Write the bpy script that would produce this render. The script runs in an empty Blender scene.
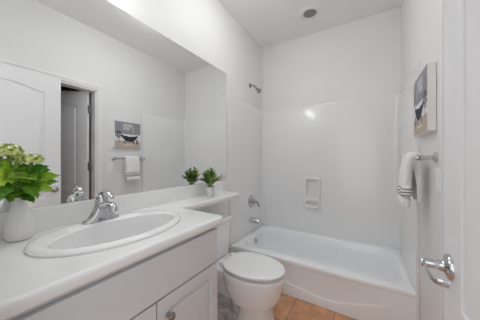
import bpy, bmesh, math, random
from mathutils import Vector, Matrix
random.seed(7)
S = bpy.context.scene
COL = S.collection
PI = math.pi

# ------------------------------------------------------------------ camera, world, exposure
cam_d = bpy.data.cameras.new('camera'); cam = bpy.data.objects.new('camera', cam_d); COL.objects.link(cam)
cam.location = (1.2211, 0.0, 1.2122)
cam.rotation_euler = (PI/2, 0, 0.5484)
cam_d.sensor_width = 36.0; cam_d.lens = 206.04/480*36; cam_d.shift_y = -0.83/480
cam_d.clip_start = 0.01
S.camera = cam
w = bpy.data.worlds.new('world'); S.world = w; w.use_nodes = True
bg = w.node_tree.nodes['Background']
bg.inputs[0].default_value = (0.97, 0.985, 1.0, 1); bg.inputs[1].default_value = 1.55
S.view_settings.view_transform = 'Standard'; S.view_settings.look = 'None'
S.view_settings.exposure = -0.08; S.view_settings.gamma = 1.0
S.view_settings.use_curve_mapping = False
S.cycles.max_bounces = 14; S.cycles.diffuse_bounces = 10; S.cycles.glossy_bounces = 8
S.cycles.sample_clamp_indirect = 6.0
LAMP = 19.0            # strength of the frosted globes of the vanity light
DOME = 29.0             # strength of the added fill lamp's bowl

W, D, H = 1.524, 2.609, 2.746
YN = 0.07              # inner face of the near wall
YT = 1.788             # front of the bathtub
ZC = 0.90              # counter top

# ------------------------------------------------------------------ materials
def mat(name, col, rough=0.5, metal=0.0, coat=0.0, bump=0.0, bscale=200.0, noise=0.0, nscale=8.0, spec=0.5, emit=0.0, sub=0.0):
    m = bpy.data.materials.new(name); m.use_nodes = True
    nt = m.node_tree; b = nt.nodes['Principled BSDF']
    b.inputs['Base Color'].default_value = (*col, 1); b.inputs['Roughness'].default_value = rough
    b.inputs['Metallic'].default_value = metal; b.inputs['Coat Weight'].default_value = coat
    b.inputs['Coat Roughness'].default_value = 0.08; b.inputs['Specular IOR Level'].default_value = spec
    if emit:
        b.inputs['Emission Color'].default_value = (0.965, 0.985, 1.0, 1); b.inputs['Emission Strength'].default_value = emit
    if bump or noise:
        tc = nt.nodes.new('ShaderNodeTexCoord')
    if noise:
        n = nt.nodes.new('ShaderNodeTexNoise'); n.inputs['Scale'].default_value = nscale; n.inputs['Detail'].default_value = 4
        nt.links.new(tc.outputs['Object'], n.inputs['Vector'])
        r = nt.nodes.new('ShaderNodeMapRange'); r.inputs[1].default_value = 0.3; r.inputs[2].default_value = 0.7
        r.inputs[3].default_value = 1-noise; r.inputs[4].default_value = 1+noise
        nt.links.new(n.outputs['Fac'], r.inputs[0])
        mx = nt.nodes.new('ShaderNodeVectorMath'); mx.operation = 'MULTIPLY'; mx.inputs[0].default_value = col
        nt.links.new(r.outputs[0], mx.inputs[1]); nt.links.new(mx.outputs[0], b.inputs['Base Color'])
    if bump:
        n2 = nt.nodes.new('ShaderNodeTexNoise'); n2.inputs['Scale'].default_value = bscale; n2.inputs['Detail'].default_value = 3
        nt.links.new(tc.outputs['Object'], n2.inputs['Vector'])
        bp = nt.nodes.new('ShaderNodeBump'); bp.inputs['Strength'].default_value = bump; bp.inputs['Distance'].default_value = 0.002
        nt.links.new(n2.outputs['Fac'], bp.inputs['Height']); nt.links.new(bp.outputs[0], b.inputs['Normal'])
    return m

M = {}
M['wall'] = mat('wall_paint', (0.775, 0.772, 0.766), 0.55, bump=0.12, bscale=160, noise=0.012, nscale=3)
M['ceiling'] = mat('ceiling_paint', (0.89, 0.885, 0.88), 0.8, bump=0.12, bscale=160)
M['trim'] = mat('trim_paint', (0.80, 0.795, 0.795), 0.35)
M['door'] = mat('door_paint', (0.79, 0.785, 0.795), 0.35, bump=0.02, bscale=90)
M['cabinet'] = mat('cabinet_paint', (0.655, 0.66, 0.672), 0.4)
M['counter'] = mat('cultured_marble', (0.84, 0.838, 0.835), 0.22, coat=0.25, noise=0.02, nscale=5)
M['porcelain'] = mat('porcelain', (0.85, 0.85, 0.85), 0.12, coat=0.5)
M['seat'] = mat('toilet_seat_plastic', (0.86, 0.86, 0.86), 0.25)
M['fiberglass'] = mat('gloss_fiberglass', (0.80, 0.80, 0.80), 0.16, coat=0.3)
M['tub'] = mat('tub_enamel', (0.88, 0.89, 0.905), 0.18, coat=0.3)
M['chrome'] = mat('chrome', (0.60, 0.60, 0.615), 0.08, metal=1.0)
M['nickel'] = mat('brushed_nickel', (0.36, 0.35, 0.345), 0.22, metal=1.0)
M['dark'] = mat('dark_metal', (0.05, 0.05, 0.05), 0.4, metal=0.6)
M['mirror'] = mat('mirror_glass', (0.93, 0.94, 0.935), 0.0, metal=1.0)
M['mirror_edge'] = mat('mirror_edge', (0.10, 0.11, 0.105), 0.35)
M['vase'] = mat('matte_white_ceramic', (0.79, 0.78, 0.785), 0.38)
M['pot'] = mat('speckled_ceramic', (0.70, 0.69, 0.70), 0.4, noise=0.22, nscale=70)
M['soil'] = mat('potting_moss', (0.06, 0.075, 0.025), 0.9)
M['towel'] = mat('terry_cloth', (0.86, 0.86, 0.86), 0.95, bump=0.7, bscale=420)
M['globe'] = mat('frosted_globe', (0.9, 0.9, 0.9), 0.4, emit=LAMP)
M['dome'] = mat('fill_glow', (0.9, 0.9, 0.9), 0.4, emit=DOME)  # glow of the added fill lamp under the ceiling
M['lens'] = mat('grey_lens', (0.26, 0.26, 0.255), 0.35)
M['switch'] = mat('switch_plastic', (0.86, 0.86, 0.85), 0.3)
M['canvas'] = mat('canvas_side', (0.84, 0.83, 0.79), 0.8, bump=0.2, bscale=600)
M['stem'] = mat('plant_stem', (0.16, 0.27, 0.05), 0.6)
M['carpet'] = mat('grey_carpet', (0.30, 0.29, 0.28), 0.95, bump=0.6, bscale=300)  # invented for the unseen hall, keeps tan reflections off the chrome
M['closet'] = mat('closet_shade', (0.16, 0.16, 0.16), 0.8)  # darkness of the unlit space put into the wall colour

def leafmat(name, c1, c2, scale):
    m = mat(name, c1, 0.42)
    nt = m.node_tree; b = nt.nodes['Principled BSDF']
    tc = nt.nodes.new('ShaderNodeTexCoord'); n = nt.nodes.new('ShaderNodeTexNoise'); n.inputs['Scale'].default_value = scale
    oi = nt.nodes.new('ShaderNodeObjectInfo')
    mx = nt.nodes.new('ShaderNodeMix'); mx.data_type = 'RGBA'
    mx.inputs[6].default_value = (*c1, 1); mx.inputs[7].default_value = (*c2, 1)
    ad = nt.nodes.new('ShaderNodeMath'); ad.operation = 'MULTIPLY_ADD'; ad.inputs[1].default_value = 0.7
    sb = nt.nodes.new('ShaderNodeMath'); sb.operation = 'SUBTRACT'; sb.inputs[1].default_value = 0.35
    nt.links.new(oi.outputs['Random'], sb.inputs[0])
    nt.links.new(tc.outputs['Object'], n.inputs['Vector']); nt.links.new(n.outputs['Fac'], ad.inputs[0]); nt.links.new(sb.outputs[0], ad.inputs[2])
    nt.links.new(ad.outputs[0], mx.inputs[0]); nt.links.new(mx.outputs[2], b.inputs['Base Color'])
    b.inputs['Subsurface Weight'].default_value = 0.0
    return m
M['leaf'] = leafmat('bright_green_leaf', (0.055, 0.20, 0.006), (0.36, 0.58, 0.03), 22)
M['fern'] = leafmat('dark_green_leaf', (0.035, 0.13, 0.015), (0.46, 0.60, 0.18), 40)
def floretmat():
    m = mat('pale_green_floret', (0.6, 0.7, 0.3), 0.6)
    nt = m.node_tree; gq = nt.nodes.new('ShaderNodeNewGeometry'); cr = nt.nodes.new('ShaderNodeValToRGB')
    e = cr.color_ramp.elements; e[0].color = (0.14, 0.24, 0.01, 1); e[1].color = (0.95, 0.95, 0.60, 1)
    q = e.new(0.3); q.color = (0.42, 0.52, 0.06, 1); q = e.new(0.65); q.color = (0.80, 0.84, 0.34, 1)
    nt.links.new(gq.outputs['Random Per Island'], cr.inputs[0]); nt.links.new(cr.outputs[0], nt.nodes['Principled BSDF'].inputs['Base Color'])
    return m
M['flower'] = floretmat()

def tilemat():
    m = mat('ceramic_floor_tile', (0.6, 0.3, 0.15), 0.42)
    nt = m.node_tree; b = nt.nodes['Principled BSDF']; L = nt.links.new
    tc = nt.nodes.new('ShaderNodeTexCoord')
    mp = nt.nodes.new('ShaderNodeMapping'); mp.inputs['Location'].default_value = (-0.096, -0.26, 0)
    L(tc.outputs['Object'], mp.inputs['Vector'])
    br = nt.nodes.new('ShaderNodeTexBrick'); br.offset = 0; br.squash = 1
    br.inputs['Scale'].default_value = 1; br.inputs['Brick Width'].default_value = 0.305; br.inputs['Row Height'].default_value = 0.305
    br.inputs['Mortar Size'].default_value = 0.004; br.inputs['Mortar Smooth'].default_value = 0.1; br.inputs['Bias'].default_value = 0
    br.inputs['Color1'].default_value = (0.66, 0.345, 0.19, 1); br.inputs['Color2'].default_value = (0.60, 0.30, 0.155, 1)
    br.inputs['Mortar'].default_value = (0.36, 0.20, 0.12, 1)
    L(mp.outputs[0], br.inputs['Vector'])
    n = nt.nodes.new('ShaderNodeTexNoise'); n.inputs['Scale'].default_value = 11; n.inputs['Detail'].default_value = 7; n.inputs['Roughness'].default_value = 0.65
    L(tc.outputs['Object'], n.inputs['Vector'])
    cr = nt.nodes.new('ShaderNodeMapRange'); cr.inputs[1].default_value = 0.3; cr.inputs[2].default_value = 0.7; cr.inputs[3].default_value = 0.72; cr.inputs[4].default_value = 1.25
    L(n.outputs['Fac'], cr.inputs[0])
    mu = nt.nodes.new('ShaderNodeVectorMath'); mu.operation = 'MULTIPLY'; L(br.outputs['Color'], mu.inputs[0]); L(cr.outputs[0], mu.inputs[1])
    # mottled grey replaces the tan along the vanity wall
    g = nt.nodes.new('ShaderNodeTexNoise'); g.inputs['Scale'].default_value = 9; g.inputs['Detail'].default_value = 8; g.inputs['Distortion'].default_value = 1.6
    L(tc.outputs['Object'], g.inputs['Vector'])
    gr = nt.nodes.new('ShaderNodeMapRange'); gr.inputs[1].default_value = 0.35; gr.inputs[2].default_value = 0.65; gr.inputs[3].default_value = 0.40; gr.inputs[4].default_value = 0.85
    L(g.outputs['Fac'], gr.inputs[0])
    gt = nt.nodes.new('ShaderNodeVectorMath'); gt.operation = 'MULTIPLY'; gt.inputs[0].default_value = (1.0, 0.95, 0.92); L(gr.outputs[0], gt.inputs[1])
    sx = nt.nodes.new('ShaderNodeSeparateXYZ'); L(tc.outputs['Object'], sx.inputs[0])
    lt = nt.nodes.new('ShaderNodeMath'); lt.operation = 'LESS_THAN'; lt.inputs[1].default_value = 0.401; L(sx.outputs[0], lt.inputs[0])
    mx = nt.nodes.new('ShaderNodeMix'); mx.data_type = 'RGBA'
    L(lt.outputs[0], mx.inputs[0]); L(mu.outputs[0], mx.inputs[6]); L(gt.outputs[0], mx.inputs[7])
    L(mx.outputs[2], b.inputs['Base Color'])
    bp = nt.nodes.new('ShaderNodeBump'); bp.inputs['Strength'].default_value = 0.4; bp.inputs['Distance'].default_value = 0.003; bp.invert = True
    L(br.outputs['Fac'], bp.inputs['Height']); L(bp.outputs[0], b.inputs['Normal'])
    return m
M['tile'] = tilemat()

def stripemat():        # white towel band with three woven grey stripes
    m = M['towel'].copy(); m.name = 'striped_terry_cloth'
    nt = m.node_tree; b = nt.nodes['Principled BSDF']; L = nt.links.new
    tc = nt.nodes.new('ShaderNodeTexCoord'); sx = nt.nodes.new('ShaderNodeSeparateXYZ'); L(tc.outputs['Object'], sx.inputs[0])
    cr = nt.nodes.new('ShaderNodeValToRGB'); cr.color_ramp.interpolation = 'CONSTANT'
    e = cr.color_ramp.elements
    wht = (0.86, 0.86, 0.86, 1); gry = (0.20, 0.20, 0.215, 1)
    e[0].position = 0; e[0].color = wht; e[1].position = 0.9; e[1].color = wht
    for a, z in ((0.10, 0.22), (0.40, 0.52), (0.70, 0.82)):
        q = e.new(a); q.color = gry; q = e.new(z); q.color = wht
    mr = nt.nodes.new('ShaderNodeMapRange'); mr.inputs[1].default_value = 0.995; mr.inputs[2].default_value = 1.055
    L(sx.outputs[2], mr.inputs[0]); L(mr.outputs[0], cr.inputs[0]); L(cr.outputs[0], b.inputs['Base Color'])
    return m
M['stripe'] = stripemat()

def printmat():
    m = mat('printed_canvas', (0.5, 0.5, 0.5), 0.7)
    nt = m.node_tree; a = nt.nodes.new('ShaderNodeVertexColor'); a.layer_name = 'print'
    nt.links.new(a.outputs[0], nt.nodes['Principled BSDF'].inputs['Base Color'])
    return m
M['print'] = printmat()

# ------------------------------------------------------------------ helpers
def finish(bm, name, m, parent=None, bevel=0.0, seg=3, smooth=True, loc=None):
    bmesh.ops.recalc_face_normals(bm, faces=bm.faces)
    me = bpy.data.meshes.new(name); bm.to_mesh(me); bm.free()
    for k in (m if isinstance(m, (list, tuple)) else [m]): me.materials.append(M[k])
    if smooth:
        for p in me.polygons: p.use_smooth = True
        me.set_sharp_from_angle(angle=math.radians(38))
    o = bpy.data.objects.new(name, me); COL.objects.link(o)
    if parent: o.parent = parent
    if loc: o.location = loc
    if bevel:
        b = o.modifiers.new('bevel', 'BEVEL'); b.width = bevel; b.segments = seg; b.limit_method = 'ANGLE'; b.angle_limit = math.radians(40)
        b.harden_normals = True
    return o
def empty(name, loc=(0, 0, 0)):
    o = bpy.data.objects.new(name, None); COL.objects.link(o); o.location = loc; o.empty_display_size = 0.05
    return o
def tag(o, label, cat, kind=None, group=None):
    o['label'] = label; o['category'] = cat
    if kind: o['kind'] = kind
    if group: o['group'] = group
    return o
def rel(o):             # keep a child's world placement under a moved Empty
    o.matrix_parent_inverse = Matrix.Translation(o.parent.location).inverted(); return o
def box(bm, x0, x1, y0, y1, z0, z1):
    v = [bm.verts.new((x, y, z)) for x in (x0, x1) for y in (y0, y1) for z in (z0, z1)]
    for f in ((0,1,3,2),(4,6,7,5),(0,4,5,1),(2,3,7,6),(0,2,6,4),(1,5,7,3)): bm.faces.new([v[i] for i in f])
    return bm
def BX(*a): return box(bmesh.new(), *a)
def loft(bm, loops, cap0=True, cap1=True, closed=True):
    rows = [[bm.verts.new(p) for p in l] for l in loops]
    n = len(rows[0])
    for a, b in zip(rows, rows[1:]):
        for i in range(n if closed else n-1):
            j = (i+1) % n
            bm.faces.new((a[i], a[j], b[j], b[i]))
    if cap0: bm.faces.new(rows[0][::-1])
    if cap1: bm.faces.new(rows[-1])
    return rows
def lathe(bm, prof, seg=32, mtx=Matrix(), cap0=True, cap1=True):
    loft(bm, [[mtx @ Vector((r*math.cos(2*PI*i/seg), r*math.sin(2*PI*i/seg), z)) for i in range(seg)] for r, z in prof], cap0, cap1)
    return bm
def frame_to(a, b):     # matrix whose z axis runs from a to b, origin a
    d = (Vector(b)-Vector(a)).normalized()
    return Matrix.Translation(a) @ d.to_track_quat('Z', 'Y').to_matrix().to_4x4()
def tube(bm, pts, rad, seg=12, sx=1.0, sy=1.0):
    pts = [Vector(p) for p in pts]; n = len(pts)
    if not isinstance(rad, (list, tuple)): rad = [rad]*n
    loops = []; up = None
    for i, p in enumerate(pts):
        t = (pts[min(i+1, n-1)]-pts[max(i-1, 0)]).normalized()
        if up is None:
            up = Vector((0, 0, 1)) if abs(t.z) < 0.9 else Vector((1, 0, 0))
        s = t.cross(up).normalized(); up = s.cross(t).normalized()
        loops.append([p + s*(math.cos(2*PI*k/seg)*rad[i]*sx) + up*(math.sin(2*PI*k/seg)*rad[i]*sy) for k in range(seg)])
    loft(bm, loops)
    return bm
def spline(ctrl, n=8):  # Catmull-Rom through control points
    c = [Vector(p) for p in ctrl]; c = [2*c[0]-c[1]] + c + [2*c[-1]-c[-2]]
    out = []
    for i in range(1, len(c)-2):
        for k in range(n):
            t = k/n; p0, p1, p2, p3 = c[i-1], c[i], c[i+1], c[i+2]
            out.append(0.5*((2*p1)+(p2-p0)*t+(2*p0-5*p1+4*p2-p3)*t*t+(3*p1-p0-3*p2+p3)*t**3))
    out.append(c[-2]); return out
def sheet(bm, outlines, half, bevel, mtx):      # flat board with holes: outlines in its own plane, thickness 2*half
    cu = bpy.data.curves.new('tmp', 'CURVE'); cu.dimensions = '2D'; cu.fill_mode = 'BOTH'
    cu.extrude = half-bevel; cu.bevel_depth = bevel; cu.bevel_resolution = 3; cu.offset = -bevel
    for ol in outlines:
        sp = cu.splines.new('POLY'); sp.points.add(len(ol)-1); sp.use_cyclic_u = True
        for p, q in zip(sp.points, ol): p.co = (q[0], q[1], 0, 1)
    ob = bpy.data.objects.new('tmp', cu); COL.objects.link(ob)
    dg = bpy.context.evaluated_depsgraph_get(); dg.update()
    me = bpy.data.meshes.new_from_object(ob.evaluated_get(dg)); me.transform(mtx)
    bm.from_mesh(me)
    bpy.data.objects.remove(ob); bpy.data.curves.remove(cu); bpy.data.meshes.remove(me)
    return bm
def rect(a0, a1, b0, b1, r=0.0, n=5):
    if r <= 0: return [(a0, b0), (a1, b0), (a1, b1), (a0, b1)]
    o = []
    for cx, cy, s in ((a1-r, b0+r, -PI/2), (a1-r, b1-r, 0), (a0+r, b1-r, PI/2), (a0+r, b0+r, PI)):
        for k in range(n+1): o.append((cx+r*math.cos(s+PI/2*k/n), cy+r*math.sin(s+PI/2*k/n)))
    return o
def arch(a0, a1, b0, b1, rise, n=24):           # rectangle whose top edge is a bell arch
    o = [(a0, b0), (a1, b0)]
    for k in range(n+1):
        t = k/n; o.append((a1+(a0-a1)*t, b1-rise+rise*0.5*(1-math.cos(2*PI*t))))
    return o
# plane matrices: (u, v, w) -> world
def plane_x(x): return Matrix(((0, 0, 1, x), (1, 0, 0, 0), (0, 1, 0, 0), (0, 0, 0, 1)))      # u=y v=z w=x
def plane_y(y): return Matrix(((1, 0, 0, 0), (0, 0, 1, y), (0, 1, 0, 0), (0, 0, 0, 1)))      # u=x v=z w=y

# ------------------------------------------------------------------ room shell
o = finish(BX(-0.12, W+1.25, YN-0.12, D+0.12, -0.06, 0), 'floor', 'tile', smooth=False)
tag(o, 'tan ceramic floor tiles with darker grout in front of the bathtub', 'floor', 'structure')
p = finish(BX(-1.2, W+1.25, -2.6, YN-0.12, -0.06, -0.001), 'floor_hall', 'carpet', smooth=False)
tag(p, 'grey carpet added in the unseen hall to cut tan bounce', 'floor', 'structure')
o = finish(BX(-0.12, W+1.25, YN-0.12, D+0.12, H, H+0.08), 'ceiling', 'ceiling', smooth=False)
tag(o, 'plain white painted ceiling over the whole bathroom', 'ceiling', 'structure')
o = finish(BX(-0.12, 0, YN-0.12, D+0.12, 0, H), 'wall_left', 'wall', smooth=False)
tag(o, 'white wall behind the mirror, vanity and toilet', 'wall', 'structure')
o = finish(BX(0, W, D, D+0.12, 0, H), 'wall_back', 'wall', smooth=False)
tag(o, 'white far wall above the glossy tub surround', 'wall', 'structure')
OY0, OY1, OZ = 0.47, 1.20, 2.03
bm = bmesh.new()
box(bm, W, W+0.115, YN-0.12, OY0, 0, H); box(bm, W, W+0.115, OY1, D+0.12, 0, H); box(bm, W, W+0.115, OY0, OY1, OZ, H)
o = finish(bm, 'wall_right', 'wall', smooth=False)
tag(o, 'white wall that carries the towel bar and the canvas picture', 'wall', 'structure')
EX0, EX1 = 0.70, 1.437
bm = bmesh.new()
box(bm, 0, EX0, YN-0.12, YN, 0, H); box(bm, EX1, W, YN-0.12, YN, 0, H); box(bm, EX0, EX1, YN-0.12, YN, 2.045, H)
o = finish(bm, 'wall_near', 'wall', smooth=False)
tag(o, 'white wall with the entry doorway the camera looks through', 'wall', 'structure')
# closet behind the doorway of the right wall, its shade painted on
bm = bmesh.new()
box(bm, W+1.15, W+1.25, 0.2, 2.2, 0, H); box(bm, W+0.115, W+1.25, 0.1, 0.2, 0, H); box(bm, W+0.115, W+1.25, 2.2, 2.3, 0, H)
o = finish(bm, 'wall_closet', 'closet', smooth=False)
tag(o, 'walls of the space beyond the inner doorway, shade painted in as dark grey', 'wall', 'structure')

def casing(u0, u1, top, cw, ct, mtx):           # three-sided door casing with a stepped profile
    bm = bmesh.new()
    for k, (a, b, t) in enumerate(((0.006, cw, ct), (cw*0.55, cw-0.006, ct+0.005))):
        ol = [(u0-a, 0), (u0-a, top+a), (u1+a, top+a), (u1+a, 0), (u1+b, 0), (u1+b, top+b), (u0-b, top+b), (u0-b, 0)]
        sheet(bm, [ol], t/2, 0.002, mtx @ Matrix.Translation((0, 0, t/2)))
    return bm
flipx = Matrix(((0, 0, -1, W), (1, 0, 0, 0), (0, 1, 0, 0), (0, 0, 0, 1)))
bm = casing(OY0, OY1, OZ, 0.062, 0.012, flipx)
box(bm, W-0.002, W+0.117, OY1-0.014, OY1+0.001, 0, OZ); box(bm, W-0.002, W+0.117, OY0-0.001, OY0+0.014, 0, OZ)
box(bm, W-0.002, W+0.117, OY0, OY1, OZ-0.014, OZ+0.001)
o = finish(bm, 'trim_1', 'trim'); tag(o, 'white casing and jamb of the inner doorway seen in the mirror', 'door frame', 'structure')
bm = bmesh.new()
box(bm, EX0-0.001, EX0+0.012, YN-0.125, YN+0.002, 0, 2.045); box(bm, EX1-0.012, EX1+0.001, YN-0.125, YN+0.002, 0, 2.045)
box(bm, EX0, EX1, YN-0.125, YN+0.002, 2.033, 2.046)
box(bm, EX0-0.065, EX0-0.004, YN, YN+0.011, 0, 2.11); box(bm, EX0-0.004, EX1+0.075, YN, YN+0.011, 2.05, 2.11)
o = finish(bm, 'trim_2', 'trim'); tag(o, 'white casing of the entry doorway beside the vanity', 'door frame', 'structure')

# ------------------------------------------------------------------ doors
def door_leaf(wd, th, z0, z1, name, panels, m='door'):
    """leaf in its own frame: u along width from hinge (0) to edge (wd), faces at w=0 and w=th"""
    bm = bmesh.new()
    box(bm, 0, wd, 0.008, th-0.008, z0, z1)
    out = rect(0, wd, z0, z1)
    for w0 in (0.005, th-0.005):
        mt = Matrix(((1, 0, 0, 0), (0, 0, 1, w0), (0, 1, 0, 0), (0, 0, 0, 1)))
        sheet(bm, [out]+[arch(*p) if p[4] else rect(*p[:4]) for p in panels], 0.005, 0.0025, mt)
        for a0, a1, b0, b1, r in panels:
            g = 0.030
            ol = arch(a0+g, a1-g, b0+g, b1-g, r) if r else rect(a0+g, a1-g, b0+g, b1-g)
            sheet(bm, [ol], 0.005, 0.0045, mt)
    return bm
def lever_handle(parent, base, out, along, m='chrome', rose_r=0.034):
    """rose on a door face; out = unit vector out of the face, along = unit vector along the lever"""
    base, out, along = Vector(base), Vector(out), Vector(along)
    bm = bmesh.new(); lathe(bm, [(0.001, -0.001), (rose_r, 0), (rose_r, 0.004), (rose_r*0.9, 0.009), (rose_r*0.5, 0.013), (0.0145, 0.016), (0.0135, 0.024), (0.001, 0.025)], 32, frame_to(base, base+out))
    h = finish(bm, 'door_handle', m, parent); h['label'] = 'chrome lever door handle'
    bm = bmesh.new(); lathe(bm, [(0.001, 0.012), (0.0125, 0.013), (0.0115, 0.030), (0.0115, 0.058), (0.009, 0.062), (0.001, 0.062)], 24, frame_to(base, base+out))
    finish(bm, 'neck', m, h)
    n0 = base+out*0.056
    pts = spline([n0-along*0.010, n0+along*0.012, n0+along*0.045-Vector((0, 0, 0.003)), n0+along*0.072-out*0.002-Vector((0, 0, 0.007)), n0+along*0.086-out*0.012-Vector((0, 0, 0.009)), n0+along*0.088-out*0.032-Vector((0, 0, 0.010))], 7)
    n = len(pts); rr = [0.0105-0.003*math.sin(i/n*PI) for i in range(n)]
    bm = bmesh.new(); tube(bm, pts, rr, 14, 0.42, 1.0)
    finish(bm, 'lever', m, h)
    return h
# entry door, swung open flat along the right wall (face towards the room at x = 1.418)
XF = 1.418; LW = 0.732; HY = 0.10
door = finish(door_leaf(LW, 0.035, 0.012, 2.03, 'door', [(0.135, LW-0.125, 0.84, 1.895, 0.042), (0.135, LW-0.125, 0.20, 0.755, 0)]), 'door_1', 'door')
door.matrix_world = Matrix(((0, 1, 0, XF), (1, 0, 0, HY), (0, 0, 1, 0), (0, 0, 0, 1)))
tag(door, 'white panelled entry door standing open along the right wall with lever handle', 'door', 'structure')
lever_handle(door, (LW-0.052, 0.0, 0.917), (0, -1, 0), (-1, 0, 0))
for z in (0.2, 1.0, 1.82):
    bm = bmesh.new(); lathe(bm, [(0.001, -0.045), (0.006, -0.044), (0.006, 0.044), (0.001, 0.045)], 12, Matrix.Translation((-0.006, 0.038, z)))
    box(bm, -0.004, 0.0015, 0.004, 0.036, z-0.044, z+0.044)
    finish(bm, 'hinge', 'nickel', door)
# inner door: hinged on the far jamb, swung away into the dark space
LW2 = 0.68; HX2, HY2 = W+0.075, OY1-0.022
ang = math.atan2(-0.185, 0.275)
door2 = finish(door_leaf(LW2, 0.035, 0.012, 2.012, 'door', [(0.11, LW2-0.11, 0.90, 1.88, 0.042), (0.11, LW2-0.11, 0.20, 0.815, 0)]), 'door_2', 'door')
door2.location = (HX2, HY2-0.012, 0); door2.rotation_euler = (0, 0, ang)
door2.location += Vector((-math.sin(ang)*-0.035+.004, math.cos(ang)*-0.035-.008, 0))
tag(door2, 'white arched-panel door opened into the dark space, seen only in the mirror', 'door', 'structure')
for z in (0.22, 1.13, 1.80):
    bm = bmesh.new(); lathe(bm, [(0.001, -0.045), (0.0065, -0.044), (0.0065, 0.044), (0.001, 0.045)], 12, Matrix.Translation((-0.010, 0.030, z)))
    box(bm, -0.012, 0.001, 0.004, 0.030, z-0.044, z+0.044)
    finish(bm, 'hinge', 'nickel', door2)

# ------------------------------------------------------------------ vanity light above the mirror (out of frame)
vl = empty('vanity_light', (0, 0.38, 2.23)); tag(vl, 'chrome bar light with three frosted globes on the wall above the mirror', 'light')
rel(finish(BX(0.0, 0.022, 0.13, 0.63, 2.18, 2.28), 'backplate', 'chrome', vl, bevel=0.006))
for y in (0.22, 0.38, 0.54):
    bm = bmesh.new(); lathe(bm, [(0.001, 0.0), (0.026, 0.001), (0.030, 0.03), (0.034, 0.045), (0.001, 0.046)], 24, frame_to((0.05, y, 2.23), (0.13, y, 2.23)))
    tube(bm, [(0.02, y, 2.23), (0.052, y, 2.23)], .012, 12)
    s = rel(finish(bm, 'socket', 'chrome', vl))
    bm = bmesh.new(); bmesh.ops.create_uvsphere(bm, u_segments=24, v_segments=14, radius=0.052, matrix=Matrix.Translation((0.14, y, 2.23)))
    rel(finish(bm, 'glass_globe', 'globe', vl))
# fill lamp added under the ceiling, out of frame, to even the light
dl = empty('fill_light', (0.63, 1.36, H)); tag(dl, 'added unseen fill lamp, a round flush bowl under the ceiling', 'light')
bm = bmesh.new(); lathe(bm, [(.001, 0), (.165, -.001), (.165, -.022), (.150, -.026), (.001, -.026)], 40, Matrix.Translation((0.63, 1.36, H))); rel(finish(bm, 'canopy', 'chrome', dl))
bm = bmesh.new(); lathe(bm, [(.150, -.024), (.150, -.035), (.132, -.062), (.095, -.083), (.05, -.094), (.001, -.097)], 40, Matrix.Translation((0.63, 1.36, H)), False, True); rel(finish(bm, 'fill_bowl', 'dome', dl))

# ------------------------------------------------------------------ mirror
bm = BX(0.001, 0.007, 0.088, 1.722, 1.004, 2.084)
for f in bm.faces: f.material_index = 0 if f.calc_center_median().x > 0.0068 else 1
o = finish(bm, 'wall_mirror', ['mirror', 'mirror_edge'], smooth=False)
tag(o, 'large frameless rectangular mirror on the left wall above the backsplash', 'mirror')

# ------------------------------------------------------------------ vanity cabinet
FX = 0.532              # front of the face frame
vc = empty('vanity_cabinet', (0.27, 0.48, 0)); tag(vc, 'white painted vanity cabinet with a wide false drawer front below the counter', 'cabinet')
bm = BX(0.002, FX-0.018, YN+0.003, YN+0.02, 0.0, 0.858); box(bm, 0.002, FX-0.018, 0.871, 0.888, 0.10, 0.858); box(bm, 0.002, 0.46, 0.871, 0.888, 0.0, 0.10)
box(bm, 0.002, FX-0.018, YN+0.02, 0.871, 0.10, 0.117); box(bm, 0.44, 0.46, YN+0.02, 0.871, 0.0, 0.10); box(bm, 0.002, 0.012, YN+0.02, 0.871, 0.117, 0.74); box(bm, FX-0.034, FX-0.019, YN+0.02, 0.871, 0.117, 0.858)
rel(finish(bm, 'body', 'cabinet', vc, bevel=0.0015))
def cab_front(y0, y1, z0, z1, hole, name):
    bm = BX(FX-0.018, FX-0.004, y0+0.001, y1-0.001, z0+0.001, z1-0.001)
    mt = plane_x(FX-0.001)
    if hole:
        a = hole; out = rect(y0, y1, z0, z1)
        sheet(bm, [out, rect(y0+a, y1-a, z0+a, z1-a)], 0.009, 0.003, mt)
        sheet(bm, [rect(y0+a+0.022, y1-a-0.022, z0+a+0.022, z1-a-0.022)], 0.008, 0.0065, plane_x(FX-0.003))
    else:
        sheet(bm, [rect(y0, y1, z0, z1)], 0.009, 0.004, mt)
    return rel(finish(bm, name, 'cabinet', vc))
cab_front(0.128, 0.884, 0.668, 0.838, 0, 'drawer_front')
bm = BX(FX-0.03, FX-0.012, YN+0.003, 0.888, 0.838, 0.858); box(bm, FX-0.03, FX-0.006, YN+0.003, 0.124, 0.10, 0.858)
rel(finish(bm, 'face_frame', 'cabinet', vc, bevel=0.001))
for y0, y1, ky in ((0.128, 0.504, 0.452), (0.510, 0.884, 0.556)):
    d = cab_front(y0, y1, 0.115, 0.660, 0.052, 'door')
    bm = bmesh.new(); lathe(bm, [(0.001, -0.002), (0.011, 0.0), (0.011, 0.003), (0.0065, 0.006), (0.006, 0.014), (0.012, 0.020), (0.0165, 0.025), (0.0155, 0.030), (0.010, 0.0335), (0.001, 0.034)], 24, frame_to((FX+0.008, ky, 0.588), (FX+0.1, ky, 0.588)))
    k = finish(bm, 'knob', 'nickel', d); k['label'] = 'round nickel door knob'

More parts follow.
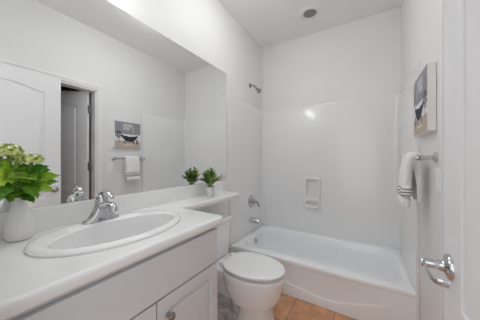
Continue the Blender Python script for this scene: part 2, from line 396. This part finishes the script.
# ------------------------------------------------------------------ countertop, backsplash, sink
SCX, SCY, SA, SB = 0.273, 0.510, 0.213, 0.301   # sink outer oval: half depth, half width
BCX, BA, BB = 0.303, 0.135, 0.254               # basin opening
oval = lambda cx, cy, a, b, n=64, z=None, p=2.0: [((cx + a*math.copysign(abs(math.cos(2*PI*k/n))**(2/p), math.cos(2*PI*k/n)), cy + b*math.copysign(abs(math.sin(2*PI*k/n))**(2/p), math.sin(2*PI*k/n))) + (() if z is None else (z,))) for k in range(n)]
out = [(0.002, YN+0.002), (0.555, YN+0.002)]
for k in range(7): t = PI/2*k/6; out.append((0.520+0.035*math.cos(t), 0.898+0.035*math.sin(t)))
out += [(0.40, 0.938), (0.30, 0.943)]
for k in range(7): t = -PI/2-PI/2*k/6; out.append((0.232+0.030*math.cos(t)*1.0, 0.976+0.030*math.sin(t)))
out += [(0.205, 1.1), (0.212, 1.4), (0.222, 1.60)]
for k in range(1, 6): t = PI/2*k/6; out.append((0.187+0.036*math.cos(t), 1.612+0.036*math.sin(t)))
out += [(0.18, 1.648), (0.002, 1.648)]
bm = bmesh.new()
sheet(bm, [out, oval(SCX, SCY, SA-0.02, SB-0.02)], 0.021, 0.0135, Matrix.Translation((0, 0, ZC-0.021)))
ct = finish(bm, 'countertop', 'counter')
tag(ct, 'white cultured marble vanity counter running on as a narrow shelf over the toilet', 'countertop')
bm = bmesh.new(); sheet(bm, [rect(YN+0.004, 1.640, ZC-0.001, 1.003)], 0.0095, 0.004, plane_x(0.0105))
finish(bm, 'backsplash', 'counter', ct)
# sink: self-rimming oval, rim raised above the counter, bowl below
bm = bmesh.new()
L = [oval(SCX, SCY, SA, SB, z=ZC+0.0005), oval(SCX, SCY, SA+0.001, SB+0.001, z=ZC+0.007), oval(SCX, SCY, SA-0.003, SB-0.003, z=ZC+0.013), oval(SCX, SCY, SA-0.012, SB-0.012, z=ZC+0.0165)]
L += [oval(SCX+0.006, SCY, SA-0.03, SB-0.025, z=ZC+0.0165), oval(BCX, SCY+0.003, BA+0.006, BB+0.006, z=ZC+0.0155), oval(BCX, SCY+0.003, BA-0.001, BB-0.001, z=ZC+0.010)]
for s, z in ((0.985, -0.02), (0.96, -0.06), (0.91, -0.10), (0.78, -0.132), (0.45, -0.142), (0.13, -0.147)):
    L.append(oval(BCX, SCY+0.003, (BA-0.004)*s, (BB-0.004)*s, z=ZC+z))
loft(bm, L, cap0=False, cap1=True)
sk = finish(bm, 'sink', 'porcelain'); tag(sk, 'white oval drop-in sink with a raised rim set in the counter', 'sink')
bm = bmesh.new(); lathe(bm, [(0.001, -0.002), (0.026, 0.0), (0.026, 0.003), (0.018, 0.005), (0.001, 0.004)], 24, Matrix.Translation((BCX, SCY+0.003, ZC-0.146)))
finish(bm, 'drain', 'chrome', sk)

# ------------------------------------------------------------------ faucet
FXc, FYc, FZ = 0.124, 0.504, ZC+0.0165
fa = empty('faucet', (FXc, FYc, FZ)); tag(fa, 'chrome single-lever faucet standing on the back rim of the sink', 'faucet')
bm = bmesh.new()
def stad(a, b, z): return [Vector((FXc+a*math.copysign(abs(math.cos(2*PI*k/40))**0.9, math.cos(2*PI*k/40)), FYc+b*math.copysign(abs(math.sin(2*PI*k/40))**0.7, math.sin(2*PI*k/40)), FZ+z)) for k in range(40)]
loft(bm, [stad(.029, .082, 0), stad(.029, .082, .005), stad(.027, .078, .011), stad(.026, .062, .018), stad(.0265, .050, .030), stad(.0265, .041, .046), stad(.0265, .034, .064), stad(.025, .029, .078), stad(.012, .015, .084)])
rel(finish(bm, 'base', 'chrome', fa))
bm = bmesh.new()
p = spline([(FXc, FYc, FZ+.060), (FXc+.035, FYc, FZ+.073), (FXc+.070, FYc, FZ+.080), (FXc+.096, FYc, FZ+.079), (FXc+.111, FYc, FZ+.070), (FXc+.116, FYc, FZ+.056)], 6)
tube(bm, p, [.025-.008*min(1, i/(len(p)*0.75)) for i in range(len(p))], 18, 1.0, 0.85)
sp = rel(finish(bm, 'spout', 'chrome', fa))
bm = bmesh.new(); lathe(bm, [(.001, .0), (.0135, .001), (.0135, .014), (.0115, .016), (.001, .016)], 18, frame_to((FXc+.1155, FYc, FZ+.059), (FXc+.117, FYc, FZ-.1)))
finish(bm, 'aerator', 'chrome', sp).matrix_parent_inverse = sp.matrix_parent_inverse.copy()
bm = bmesh.new(); lathe(bm, [(.018, .074), (.0265, .079), (.0285, .092), (.0275, .106), (.022, .118), (.012, .125), (.001, .126)], 28, Matrix.Translation((FXc, FYc, FZ)))
p = spline([(FXc-.018, FYc, FZ+.108), (FXc-.004, FYc, FZ+.132), (FXc+.024, FYc+.004, FZ+.141), (FXc+.054, FYc+.008, FZ+.134), (FXc+.074, FYc+.010, FZ+.120), (FXc+.080, FYc+.0105, FZ+.110)], 6)
tube(bm, p, [.0105, .0105]+[.0095]*(len(p)-4)+[.0085, .006], 14, 1.25, 0.62)
rel(finish(bm, 'lever', 'chrome', fa))

# ------------------------------------------------------------------ bathtub
def rrect(x0, x1, y0, y1, r, z, n=8): return [(a, b, z) for a, b in rect(x0, x1, y0, y1, r, n)]
ZR = 0.314
tb = empty('bathtub', (W/2, (YT+D)/2, 0)); tag(tb, 'white alcove bathtub with a curved apron along the far wall', 'bathtub')
bm = bmesh.new()
yb = D-0.004; xa, xb = 0.004, W-0.006
L = [rrect(xa, xb, YT+0.002, yb, .004, ZR-.036), rrect(xa, xb, YT, yb, .004, ZR-.030), rrect(xa, xb, YT, yb, .004, ZR-.012), rrect(xa+.002, xb-.002, YT+.004, yb-.001, .006, ZR-.003), rrect(xa+.006, xb-.006, YT+.012, yb-.004, .01, ZR)]
L += [rrect(.080, xb-.045, YT+.092, yb-.085, .13, ZR), rrect(.086, xb-.052, YT+.10, yb-.092, .13, ZR-.003), rrect(.092, xb-.058, YT+.106, yb-.098, .13, ZR-.012)]
for k, (dx, dy, z) in enumerate(((.012, .008, .22), (.03, .018, .14), (.06, .035, .09), (.11, .075, .068), (.17, .13, .062))):
    L.append(rrect(.094+dx*.6, xb-.06-dx*2.0, YT+.108+dy, yb-.10-dy, .12, z))
loft(bm, L, cap0=False)
rel(finish(bm, 'tub_shell', 'tub', tb))
# apron: set-back panel above a skirt with a swooping top line
def swoop(x):
    pts = [(0, .165), (.3, .145), (.62, .110), (.85, .077), (.95, .070), (1.05, .082), (1.216, .130), (1.40, .180), (1.524, .205)]
    for (a, za), (b, zb) in zip(pts, pts[1:]):
        if x <= b: 
            t = (x-a)/(b-a); return za+(zb-za)*t
    return pts[-1][1]
bm = bmesh.new()
prof = []
N = 60
loops = []
for i in range(N+1):
    x = xa+(xb-xa)*i/N; s = swoop(x); d = .0075*min(1, max(.08, (1.45-x)/.45))
    loops.append([(x, YT+.03, 0.0), (x, YT+.001, 0.0), (x, YT+.001, s-.012), (x, YT+.001+d*.2, s-.004), (x, YT+.001+d*.5, s+.000), (x, YT+.001+d*.9, s+.004), (x, YT+.001+d, s+.009), (x, YT+.001+d*.8, ZR-.06), (x, YT+.003, ZR-.034), (x, YT+.03, ZR-.032)])
loft(bm, loops)
rel(finish(bm, 'apron', 'tub', tb))
OX, OYc, OZc = 0.104, 2.195, 0.240
bm = bmesh.new(); lathe(bm, [(.001, -.004), (.034, -.003), (.034, .003), (.028, .008), (.001, .009)], 28, frame_to((OX-.003, OYc, OZc), (OX+.2, OYc, OZc+.05)))
tube(bm, [(OX+.004, OYc, OZc+.006), (OX+.022, OYc, OZc+.014)], [.005, .004], 10)
ov = rel(finish(bm, 'overflow_plate', 'chrome', tb)); ov['label'] = 'round chrome overflow plate with trip lever'

# ------------------------------------------------------------------ tub surround
ZS = 1.872
sr = empty('tub_surround', (W/2, D-.01, ZR)); tag(sr, 'glossy white three-sided shower surround standing on the bathtub rim', 'shower surround')
t = .008; r = .045
def ushape(off, offr=None):
    a, b, c = off, W-(off if offr is None else offr), D-off
    pts = [(a, YT-.004), (a, YT+.02), (a, c-r-.012)]
    for k in range(9): q = PI-PI/2*k/8; pts.append((a+r+r*math.cos(q), c-r+r*math.sin(q)))
    pts += [(a+r+.012, c), (b-r-.012, c)]
    for k in range(9): q = PI/2-PI/2*k/8; pts.append((b-r+r*math.cos(q), c-r+r*math.sin(q)))
    pts += [(b, c-r-.012), (b, YT+.02), (b, YT-.004)]; return pts
bm = bmesh.new()
inner, outer = ushape(t, .017), ushape(.001)
loops = []
for ol, z in ((outer, ZR+.001), (inner, ZR+.001), (inner, ZR+.01), (inner, ZS-.35), (ushape(t, .016), ZS-.30), (ushape(t, .005), ZS-.016), (ushape(t, .003), ZS-.006), (ushape(t-.003, .002), ZS-.001), (ushape(t-.006, .0015), ZS), (outer, ZS)): loops.append([(x, y, z) for x, y in ol])
rows = loft(bm, loops, False, False, closed=False)
for k in (0, -1): bm.faces.new([r_[k] for r_ in rows])
# front flanges
for x0, x1 in ((.001, .016),): box(bm, x0, x1, YT-.012, YT+.020, ZR+.001, ZS)
box(bm, W-.017, W-.001, YT-.010, YT+.004, .001, ZR+.003)
rel(finish(bm, 'wall_panel', 'fiberglass', sr))
bm = bmesh.new()
yw = D-t
fr = rect(.572, .757, .622, .992, .012)
sheet(bm, [fr, rect(.604, .728, .746, .966, .02), rect(.604, .728, .652, .708, .015)], .024, .006, plane_y(yw-.020))
sd = rel(finish(bm, 'soap_dish', 'fiberglass', sr)); sd['label'] = 'moulded soap dish with a tall and a low recess'

# ------------------------------------------------------------------ shower fittings on the left wall
def wthing(name, label, cat, loc): e = empty(name, loc); tag(e, label, cat); return e
SY = 2.245
sh = wthing('shower', 'small chrome shower head on a bent arm high on the left wall', 'shower', (0, SY-.01, 2.12))
bm = bmesh.new(); lathe(bm, [(.001, 0), (.028, .0005), (.027, .005), (.014, .012), (.001, .013)], 24, frame_to((0.0, SY-.01, 2.12), (.1, SY-.01, 2.12)))
rel(finish(bm, 'flange', 'nickel', sh))
bm = bmesh.new(); tube(bm, spline([(.0, SY-.01, 2.12), (.03, SY-.007, 2.118), (.065, SY-.003, 2.100), (.088, SY, 2.070)], 6), .0105, 12); rel(finish(bm, 'arm', 'nickel', sh))
bm = bmesh.new(); lathe(bm, [(.001, -.012), (.012, -.010), (.014, .0), (.012, .010), (.016, .020), (.030, .044), (.031, .056), (.027, .058), (.001, .058)], 24, frame_to((.086, SY, 2.072), (.150, SY+.005, 2.01)))
rel(finish(bm, 'spray_head', 'nickel', sh))
VY, VZ = 2.250, .692; X0 = t
sv = wthing('shower_valve', 'round chrome shower valve with a lever handle above the tub spout', 'valve', (X0, VY, VZ))
bm = bmesh.new(); lathe(bm, [(.001, 0), (.078, .0005), (.078, .003), (.070, .008), (.032, .013), (.030, .03), (.001, .031)], 36, frame_to((X0, VY, VZ), (.2, VY, VZ)))
rel(finish(bm, 'escutcheon', 'chrome', sv))
bm = bmesh.new(); lathe(bm, [(.001, .02), (.025, .022), (.024, .058), (.018, .066), (.001, .067)], 24, frame_to((X0, VY, VZ), (.2, VY, VZ)))
tube(bm, spline([(X0+.05, VY, VZ+.004), (X0+.065, VY+.03, VZ-.010), (X0+.07, VY+.062, VZ-.042), (X0+.068, VY+.072, VZ-.075)], 6), [.014]*6+[.012]*6+[.0095]*7, 12)
rel(finish(bm, 'handle', 'nickel', sv))
TY, TZ = 2.235, .466
ts = wthing('tub_spout', 'chrome tub spout on the surround just above the bathtub rim', 'spout', (X0, TY, TZ))
bm = bmesh.new(); tube(bm, spline([(X0, TY, TZ), (X0+.06, TY+.002, TZ-.002), (X0+.105, TY+.004, TZ-.010), (X0+.132, TY+.005, TZ-.030)], 7), [.032]*7+[.030]*6+[.027]*5+[.024]*4, 20)
rel(finish(bm, 'spout_body', 'chrome', ts))
bm = bmesh.new(); lathe(bm, [(.001, 0), (.004, .0), (.004, .012), (.007, .014), (.007, .022), (.001, .023)], 14, Matrix.Translation((X0+.102, TY+.004, TZ+.010)))
rel(finish(bm, 'diverter_knob', 'chrome', ts))

# ------------------------------------------------------------------ toilet
TYC = 1.378
to = empty('toilet', (0.40, TYC, 0)); tag(to, 'white two-piece toilet with closed lid between the vanity and the bathtub', 'toilet')
def egg(xb, xf, hw, z, n=48, p=2.15, wide=0.42):
    c = xb+(xf-xb)*wide; o = []
    for k in range(n):
        th = 2*PI*k/n; cs, sn = math.cos(th), math.sin(th)
        cx = math.copysign(abs(cs)**(2/p), cs); sy = math.copysign(abs(sn)**(2/p), sn)
        o.append((c+(xf-c if cx > 0 else c-xb)*cx, TYC+hw*sy, z))
    return o
bm = bmesh.new()
loft(bm, [egg(.375, .662, .110, .0, p=2.6), egg(.375, .662, .110, .012, p=2.6), egg(.385, .656, .106, .03, p=2.6), egg(.395, .650, .103, .10, p=2.5), egg(.395, .652, .107, .160, p=2.4), egg(.375, .662, .126, .174, p=2.3), egg(.325, .690, .158, .190), egg(.285, .711, .172, .240), egg(.262, .722, .178, .30), egg(.255, .733, .182, .35), egg(.255, .735, .182, .372), egg(.262, .730, .177, .382)])
# deck under the tank
lo = lambda x0, x1, hw, z, rr=.03: [(a, b, z) for a, b in rect(x0, x1, TYC-hw, TYC+hw, rr, 5)]
loft(bm, [lo(.12, .36, .075, .16), lo(.06, .37, .10, .24), lo(.03, .37, .125, .31), lo(.025, .36, .135, .345), lo(.025, .35, .135, .372), lo(.03, .345, .13, .378)])
rel(finish(bm, 'bowl', 'porcelain', to))
bm = bmesh.new()
loft(bm, [lo(.03, .175, .150, .380, .05), lo(.022, .186, .162, .392, .06), lo(.016, .193, .172, .50, .065), lo(.012, .198, .178, .672, .065), lo(.014, .196, .176, .676, .065)])
tk = rel(finish(bm, 'tank', 'porcelain', to))
bm = bmesh.new()
loft(bm, [lo(.010, .200, .182, .674, .066), lo(.006, .208, .192, .680, .07), lo(.006, .208, .192, .698, .07), lo(.012, .200, .184, .706, .066)])
rel(finish(bm, 'tank_lid', 'porcelain', to))
bm = bmesh.new(); lathe(bm, [(.001, -.002), (.013, 0), (.013, .008), (.008, .012), (.001, .013)], 18, frame_to((.194, TYC-.135, .615), (.3, TYC-.135, .615)))
tube(bm, spline([(.203, TYC-.135, .615), (.210, TYC-.128, .612), (.211, TYC-.115, .606), (.208, TYC-.10, .600)], 5), .006, 10, 1, 1.2)
rel(finish(bm, 'flush_lever', 'chrome', to))
def seatloop(z, g=0.0, xb=.272, xf=.738, hw=.182):     # squared at the back, egg at the front
    n = 56; o = []; c = .46
    for k in range(n):
        th = 2*PI*k/n; cs, sn = math.cos(th), math.sin(th)
        if cs >= 0: x = c+(xf-g-c)*abs(cs)**.96; y = (hw-g)*math.copysign(abs(sn)**.93, sn)
        else:
            x = c-(c-xb-g)*abs(cs)**.50; y = (hw-g)*math.copysign(abs(sn)**.62, sn)
            y *= 1-.24*((c-x)/(c-xb))**1.6
        o.append((x, TYC+y, z))
    return o
bm = bmesh.new(); loft(bm, [seatloop(.383, .034), seatloop(.386, .030), seatloop(.400, .030), seatloop(.404, .033)])
rel(finish(bm, 'seat', 'seat', to))
bm = bmesh.new(); loft(bm, [seatloop(.4055, .006), seatloop(.4075, .001), seatloop(.418, .0), seatloop(.4220, .003), seatloop(.4240, .010), seatloop(.4255, .05), seatloop(.4265, .12)])
rel(finish(bm, 'lid', 'seat', to))
for s in (-1, 1):
    bm = bmesh.new(); loft(bm, [[(a, b, z) for a, b in rect(.238+g, .284-g, TYC+s*.075-.022+g, TYC+s*.075+.022-g, .01, 4)] for z, g in ((.378, 0), (.408, 0), (.416, .004))])
    rel(finish(bm, 'hinge', 'seat', to))

# ------------------------------------------------------------------ towel bar and towel
BZ, BXc = 1.220, 1.455; BY0, BY1 = 1.392, 1.765
tr = empty('towel_bar', (W, (BY0+BY1)/2, BZ)); tag(tr, 'chrome towel bar on the right wall below the canvas picture', 'towel bar')
for y in (BY0, BY1):
    bm = bmesh.new(); lathe(bm, [(.001, 0), (.026, .0005), (.026, .006), (.022, .011), (.011, .016), (.010, .050), (.014, .056), (.0155, .069), (.013, .080), (.001, .083)], 28, frame_to((W, y, BZ), (W-.2, y, BZ)))
    rel(finish(bm, 'post', 'chrome', tr))
bm = bmesh.new(); tube(bm, [(BXc, BY0, BZ), (BXc, BY1, BZ)], .0115, 16); rel(finish(bm, 'rail', 'chrome', tr))
tw = empty('hand_towel', (BXc, 1.60, BZ)); tag(tw, 'white folded hand towel with grey stripes hanging over the towel bar', 'towel')
def towel_path(u):
    """closed outline in the x-z plane of one vertical slice; u in 0..1 along the bar"""
    wv = .004*math.sin(u*PI*3+.6)
    return wv
def cloth(name, y0, y1, inner, outer, m, ny=18, thick=None):
    """inner/outer: matching polylines (x, z); sweeps along y with a slight wave and rounded sides"""
    ring = outer+inner[::-1]; loops = []
    cx = [(a[0]+b[0])/2 for a, b in zip(outer, inner)]; cz = [(a[1]+b[1])/2 for a, b in zip(outer, inner)]
    mid = list(zip(cx, cz)); midr = mid+mid[::-1]
    for i in range(ny+1):
        u = i/ny; e = min(u, 1-u)*ny
        s = {0: .55}.get(e, min(1, .85+.1*e))
        y = y0+(y1-y0)*u; lp = []
        for (x, z), (mx_, mz) in zip(ring, midr):
            d = max(0, BZ-z); wv = .0045*math.sin(u*7.5+.6+z*4)*min(1, d*6)
            lp.append((mx_+(x-mx_)*s+wv, y+.006*math.sin(z*23)*min(1, d*5), mz+(z-mz)*s))
        loops.append(lp)
    bm = bmesh.new(); loft(bm, loops)
    o = finish(bm, name, m, tw); rel(o)
    sb = o.modifiers.new('sub', 'SUBSURF'); sb.levels = 1; sb.render_levels = 1
    return o
arc = lambda rr, n=7: [(BXc-rr*math.cos(PI*k/n), BZ+rr*math.sin(PI*k/n)) for k in range(n+1)]
front = [(1.400, .985), (1.399, 1.05), (1.405, 1.12), (1.412, 1.18)]
inner = [(1.446, .985), (1.447, 1.05), (1.445, 1.12), (1.4415, 1.18)] + arc(.0128) + [(1.469, 1.16), (1.469, 1.05), (1.468, .96)]
outer = front + arc(.036) + [(1.488, 1.16), (1.492, 1.05), (1.490, .96)]
cloth('towel_body', 1.498, 1.678, inner, outer, 'towel')
cloth('striped_band', 1.490, 1.686, [(1.4475, .988), (1.4485, 1.02), (1.4475, 1.064)], [(1.395, .988), (1.392, 1.02), (1.400, 1.064)], 'stripe')
cloth('hem_fold', 1.503, 1.676, [(1.440, .925), (1.446, .96), (1.447, .99)], [(1.401, .928), (1.395, .955), (1.397, .99)], 'towel')

# ------------------------------------------------------------------ canvas picture
PY0, PY1, PZ0, PZ1, PT = 1.388, 1.736, 1.358, 1.702, .036
pc = empty('canvas_picture', (W, (PY0+PY1)/2, (PZ0+PZ1)/2)); tag(pc, 'square canvas print of a dark bathtub hanging above the towel bar', 'picture')
rel(finish(BX(W-PT, W-.002, PY0, PY1, PZ0, PZ1), 'canvas', 'canvas', pc, bevel=.002))
def paint(u, v):        # u from the doorway end to the tub end, v from bottom to top
    grey = lambda g, b=0.0: (g, g, g+b)
    n = (math.sin(u*41+v*13)*math.sin(v*37-u*9))*.5
    # window with a fluffy bright sill
    if v > .54:
        c = grey(.27+.06*n, .03)
        if .30 < u < .68 and .70 < v < .93: c = grey(.50+.06*n, .02)
        if .30 < u < .68 and (abs(u-.49) < .012 or abs(v-.81) < .012): c = grey(.36)
        if .57 < u < .66 and .56 < v < .78: c = grey(.25)
        if .10 < u < .22 and .78 < v < .9: c = grey(.24, .02)
    elif v > .26: c = grey(.74+.06*n, .03)
    else: c = (.50+.10*n, .41+.08*n, .34+.06*n)
    # bathtub
    du = (u-.56)/.31
    top = .46+.07*du*du*du*du
    if abs(du) < 1.0:
        bot = .24+.20*abs(du)**2.6
        if bot < v < top: c = grey(.022, .012)
        if top-.005 < v < top+.04: c = grey(.80)
    for fu in (.36, .70):
        if abs(u-fu) < .025 and .17 < v < .27: c = grey(.06)
    # towel over the edge and a mat
    if .66 < u < .74 and .60 < v < .80: c = grey(.45)
    if .34 < u < .72 and .10 < v < .15: c = (.70, .66, .60)
    # plant on the left
    a = math.hypot((u-.14)*1.2, v-.50)
    if a < .15 and (math.sin(u*90)+math.sin(v*80+u*40)) > -.4: c = (.03, .035, .03)
    if abs(u-.15) < .012 and .2 < v < .5: c = (.08, .07, .06)
    if .82 < u < .90 and .16 < v < .34: c = (.14, .09, .09)
    return c
bm = bmesh.new(); N = 56
lay = bm.loops.layers.color.new('print')
g = [[bm.verts.new((W-PT-.0008, PY0+.002+(PY1-PY0-.004)*i/N, PZ0+.002+(PZ1-PZ0-.004)*j/N)) for j in range(N+1)] for i in range(N+1)]
for i in range(N):
    for j in range(N):
        f = bm.faces.new((g[i][j], g[i][j+1], g[i+1][j+1], g[i+1][j]))
        c = paint((i+.5)/N, (j+.5)/N)
        c = [max(0, x) for x in c]
        sr_ = [12.92*x if x <= .0031308 else 1.055*x**(1/2.4)-.055 for x in c]
        for lp in f.loops: lp[lay] = (*sr_, 1)
rel(finish(bm, 'print', 'print', pc, smooth=False))

# ------------------------------------------------------------------ light switch, ceiling fixture
sw = empty('light_switch', (W, 1.352, 1.113)); tag(sw, 'white wall switch plate left of the towel in the mirror', 'switch')
rel(finish(BX(W-.006, W-.0005, 1.317, 1.387, 1.055, 1.171), 'plate', 'switch', sw, bevel=.002))
bm = bmesh.new(); loft(bm, [[(x, y, z) for x, y, z in ((W-.0055, 1.336, 1.080), (W-.0055, 1.368, 1.080), (W-.0055, 1.368, 1.146), (W-.0055, 1.336, 1.146))], [(W-.008, 1.337, 1.081), (W-.008, 1.367, 1.081), (W-.012, 1.367, 1.145), (W-.012, 1.337, 1.145)]])
rel(finish(bm, 'rocker', 'switch', sw))
CL = (.72, 2.228)
cf = empty('ceiling_fixture', (*CL, H)); tag(cf, 'round white recessed ceiling fixture with a grey centre over the tub', 'ceiling light')
bm = bmesh.new(); mt = Matrix.Translation((*CL, H))
lathe(bm, [(.108, 0), (.108, -.005), (.100, -.009), (.085, -.011), (.070, -.010), (.066, -.006), (.064, -.001)], 40, mt, False, False)
rel(finish(bm, 'trim_ring', 'trim', cf))
bm = bmesh.new(); lathe(bm, [(.066, -.0015), (.0655, -.006), (.050, -.009), (.001, -.0105)], 40, mt, False, True); rel(finish(bm, 'lens', 'lens', cf))

# ------------------------------------------------------------------ vase and flowers
VX, VYc = .070, .238
bm = bmesh.new()
prof = [(.001, .0), (.030, .0005), (.035, .003), (.0405, .016), (.0425, .034), (.0415, .056), (.037, .082), (.030, .107), (.0225, .130), (.0165, .150), (.0145, .162), (.0155, .169), (.0165, .171), (.0145, .1705), (.0120, .160), (.0120, .145), (.001, .13)]
lathe(bm, prof, 48, Matrix.Translation((VX, VYc, ZC+.0005)))
o = finish(bm, 'vase', 'vase'); tag(o, 'white teardrop ceramic vase holding the green flowers beside the sink', 'vase')
VT = Vector((VX, VYc, ZC+.168))
def lobed_leaf(L, wdt, fold=.25, droop=.35):
    """toothed three-lobed leaf, base at origin, tip along +y, up +z"""
    half = [(0, 0), (.10, -.02), (.30, .02), (.46, .10), (.62, .20), (.86, .34), (.70, .37), (.80, .47), (.58, .44), (.46, .46), (.42, .52), (.56, .66), (.42, .67), (.40, .78), (.26, .80), (.20, .90), (.08, .95), (0, 1.06)]
    bm = bmesh.new(); mid = []
    def P(x, y):
        X, Y = x*wdt/2, y*L
        Z = abs(X)*fold - droop*L*(y**2)*.6 + .004*math.sin(x*9+y*14)
        return Vector((X, Y, Z))
    rows = []
    for x, y in half: rows.append((P(x, y), P(x*.5, y*.96+.02), P(0, max(0, y*.9)), P(-x*.5, y*.96+.02), P(-x, y)))
    vs = [[bm.verts.new(p) for p in r] for r in rows]
    for a, b in zip(vs, vs[1:]):
        for k in range(4):
            try: bm.faces.new((a[k], a[k+1], b[k+1], b[k]))
            except ValueError: pass
    bmesh.ops.remove_doubles(bm, verts=bm.verts, dist=.0004)
    return bm
def flower_stem(head, hr, leaves, label, seed):
    rnd = random.Random(seed)
    th = empty('flower_stem', VT); tag(th, label, 'flower', None, 'flowers in the vase')
    c = Vector(head); start = VT+Vector((rnd.uniform(-.006, .006), rnd.uniform(-.006, .006), -.03))
    path = spline([start, VT*.7+c*.3+Vector((.0, 0, .03))*0.5, VT*.3+c*.7, c-Vector((0, 0, hr*.4))], 5)
    bm = bmesh.new(); tube(bm, path, .0035, 8)
    for k in range(9):      # branchlets of the flower head
        a = k*2.4; e = c+Vector((math.cos(a)*hr*.6, math.sin(a)*hr*.6, hr*.2)); tube(bm, [path[-3], path[-1]*.5+e*.5, e], .0014, 5)
    rel(finish(bm, 'stem', 'stem', th))
    bm = bmesh.new()
    for k in range(95):
        z = 1-(k+.5)/95*1.4; a = k*2.39996; rr = math.sqrt(max(0, 1-z*z))
        nrm = Vector((rr*math.cos(a), rr*math.sin(a), z)); sc = 1+rnd.uniform(-.34, .12)
        p = c+Vector((nrm.x*hr*sc, nrm.y*hr*sc, nrm.z*hr*.72*sc))
        m = Matrix.Translation(p) @ nrm.to_track_quat('Z', 'Y').to_matrix().to_4x4() @ Matrix.Rotation(rnd.uniform(0, 6), 4, 'Z')
        q = rnd.uniform(.0060, .0088)
        cv = bm.verts.new(m @ Vector((0, 0, -.0015))); ring = []
        for i in range(10):
            t_ = 2*PI*i/10; r_ = q*(1.25 if i % 2 == 0 else .55); ring.append(bm.verts.new(m @ Vector((r_*math.cos(t_), r_*math.sin(t_), .002 if i % 2 == 0 else 0))))
        for i in range(10): bm.faces.new((cv, ring[i], ring[(i+1) % 10]))
    rel(finish(bm, 'flower_head', 'flower', th, smooth=False))
    for base_t, tip, wd in leaves:
        base = path[int(base_t*(len(path)-1))]; tip = Vector(tip); d = tip-base; L = d.length
        y = d.normalized(); up = Vector((.85, -.30, .35)); x = y.cross(up).normalized(); z = x.cross(y)
        roll = Matrix.Rotation(rnd.uniform(-.45, .45), 4, y)
        R = Matrix((x, y, z)).transposed().to_4x4()
        lf = finish(lobed_leaf(L*1.04, wd, rnd.uniform(.1, .4), rnd.uniform(.05, .3)), 'leaf', 'leaf', th)
        lf.matrix_basis = Matrix.Translation(base-VT) @ roll @ R
flower_stem((.070, .207, 1.240), .041, [(.55, (.10, .165, 1.165), .085), (.50, (.135, .150, 1.118), .08), (.6, (.125, .215, 1.185), .08), (.35, (.15, .175, 1.085), .075), (.7, (.05, .165, 1.195), .07), (.45, (.04, .18, 1.10), .07), (.5, (.15, .245, 1.125), .08), (.3, (.135, .20, 1.060), .085)],
            'taller pale green flower head in the vase, cut by the left edge', 3)
flower_stem((.100, .266, 1.210), .033, [(.55, (.12, .305, 1.185), .08), (.45, (.13, .335, 1.145), .085), (.6, (.155, .300, 1.170), .08), (.3, (.15, .310, 1.095), .09), (.4, (.165, .262, 1.075), .095), (.65, (.06, .330, 1.165), .07), (.35, (.08, .350, 1.115), .075), (.5, (.17, .255, 1.140), .085), (.25, (.12, .245, 1.085), .08), (.25, (.15, .255, 1.055), .09)],
            'shorter pale green flower head in the vase, nearer the sink', 5)

# ------------------------------------------------------------------ potted plant on the shelf
PX, PY = .112, 1.338
pp = empty('potted_plant', (PX, PY, ZC)); tag(pp, 'small leafy green plant in a pale pot on the shelf over the toilet', 'plant')
bm = bmesh.new(); lathe(bm, [(.001, .0005), (.030, .0008), (.032, .003), (.0345, .035), (.0375, .076), (.0385, .078), (.0385, .084), (.036, .085), (.034, .074), (.001, .073)], 32, Matrix.Translation((PX, PY, ZC)))
rel(finish(bm, 'pot', 'pot', pp))
bm = bmesh.new(); lathe(bm, [(.035, .072), (.025, .078), (.001, .080)], 20, Matrix.Translation((PX, PY, ZC)), False, True); rel(finish(bm, 'moss', 'soil', pp))
rnd = random.Random(11)
def small_leaf(bm, base, d, L, wd):
    y = d.normalized(); up = Vector((0, 0, 1)) if abs(y.z) < .92 else Vector((1, 0, 0)); x = y.cross(up).normalized(); z = x.cross(y)
    rows = []
    for t, ww in ((0, .08), (.2, .7), (.45, 1), (.7, .75), (.9, .3), (1, .02)):
        c = base+y*(L*t)-Vector((0, 0, 1))*(L*.25*t*t)
        rows.append([bm.verts.new(c+x*(ww*wd/2)+z*(.15*ww*wd)), bm.verts.new(c), bm.verts.new(c-x*(ww*wd/2)+z*(.15*ww*wd))])
    for a, b in zip(rows, rows[1:]):
        for k in range(2): bm.faces.new((a[k], a[k+1], b[k+1], b[k]))
for k in range(26):
    a = k*2.39996; rr = math.sqrt((k+.5)/26); lean = .08+.95*rr
    top = Vector((math.cos(a)*.072*lean, math.sin(a)*.082*lean, .130-.085*rr*rr+rnd.uniform(-.01, .022)))
    if PX+top.x < .035: top.x = .035-PX
    b0 = Vector((PX+math.cos(a)*.012, PY+math.sin(a)*.012, ZC+.076)); e = Vector((PX, PY, ZC+.078))+top
    path = spline([b0, b0*.55+e*.45+Vector((0, 0, .018)), e], 5)
    bm = bmesh.new(); tube(bm, path, .0013, 5)
    for j in range(3, len(path)):
        for s in (-1, 1):
            t_ = (path[min(j+1, len(path)-1)]-path[j-1]).normalized(); sd_ = t_.cross(Vector((0, 0, 1)))
            if sd_.length < .05: sd_ = Vector((math.sin(a), -math.cos(a), 0))
            d = t_*.8+sd_.normalized()*s*.75+Vector((rnd.uniform(-.3, .3), rnd.uniform(-.3, .3), .25+rnd.uniform(-.2, .3)))
            small_leaf(bm, path[j], d, rnd.uniform(.030, .046), rnd.uniform(.011, .016))
    small_leaf(bm, path[-1], path[-1]-path[-3], .040, .014)
    for v in bm.verts:
        if v.co.x < .026: v.co.x = .026
    rel(finish(bm, 'frond', 'fern', pp))

# nothing above may keep a stale transform
bpy.context.view_layer.update()
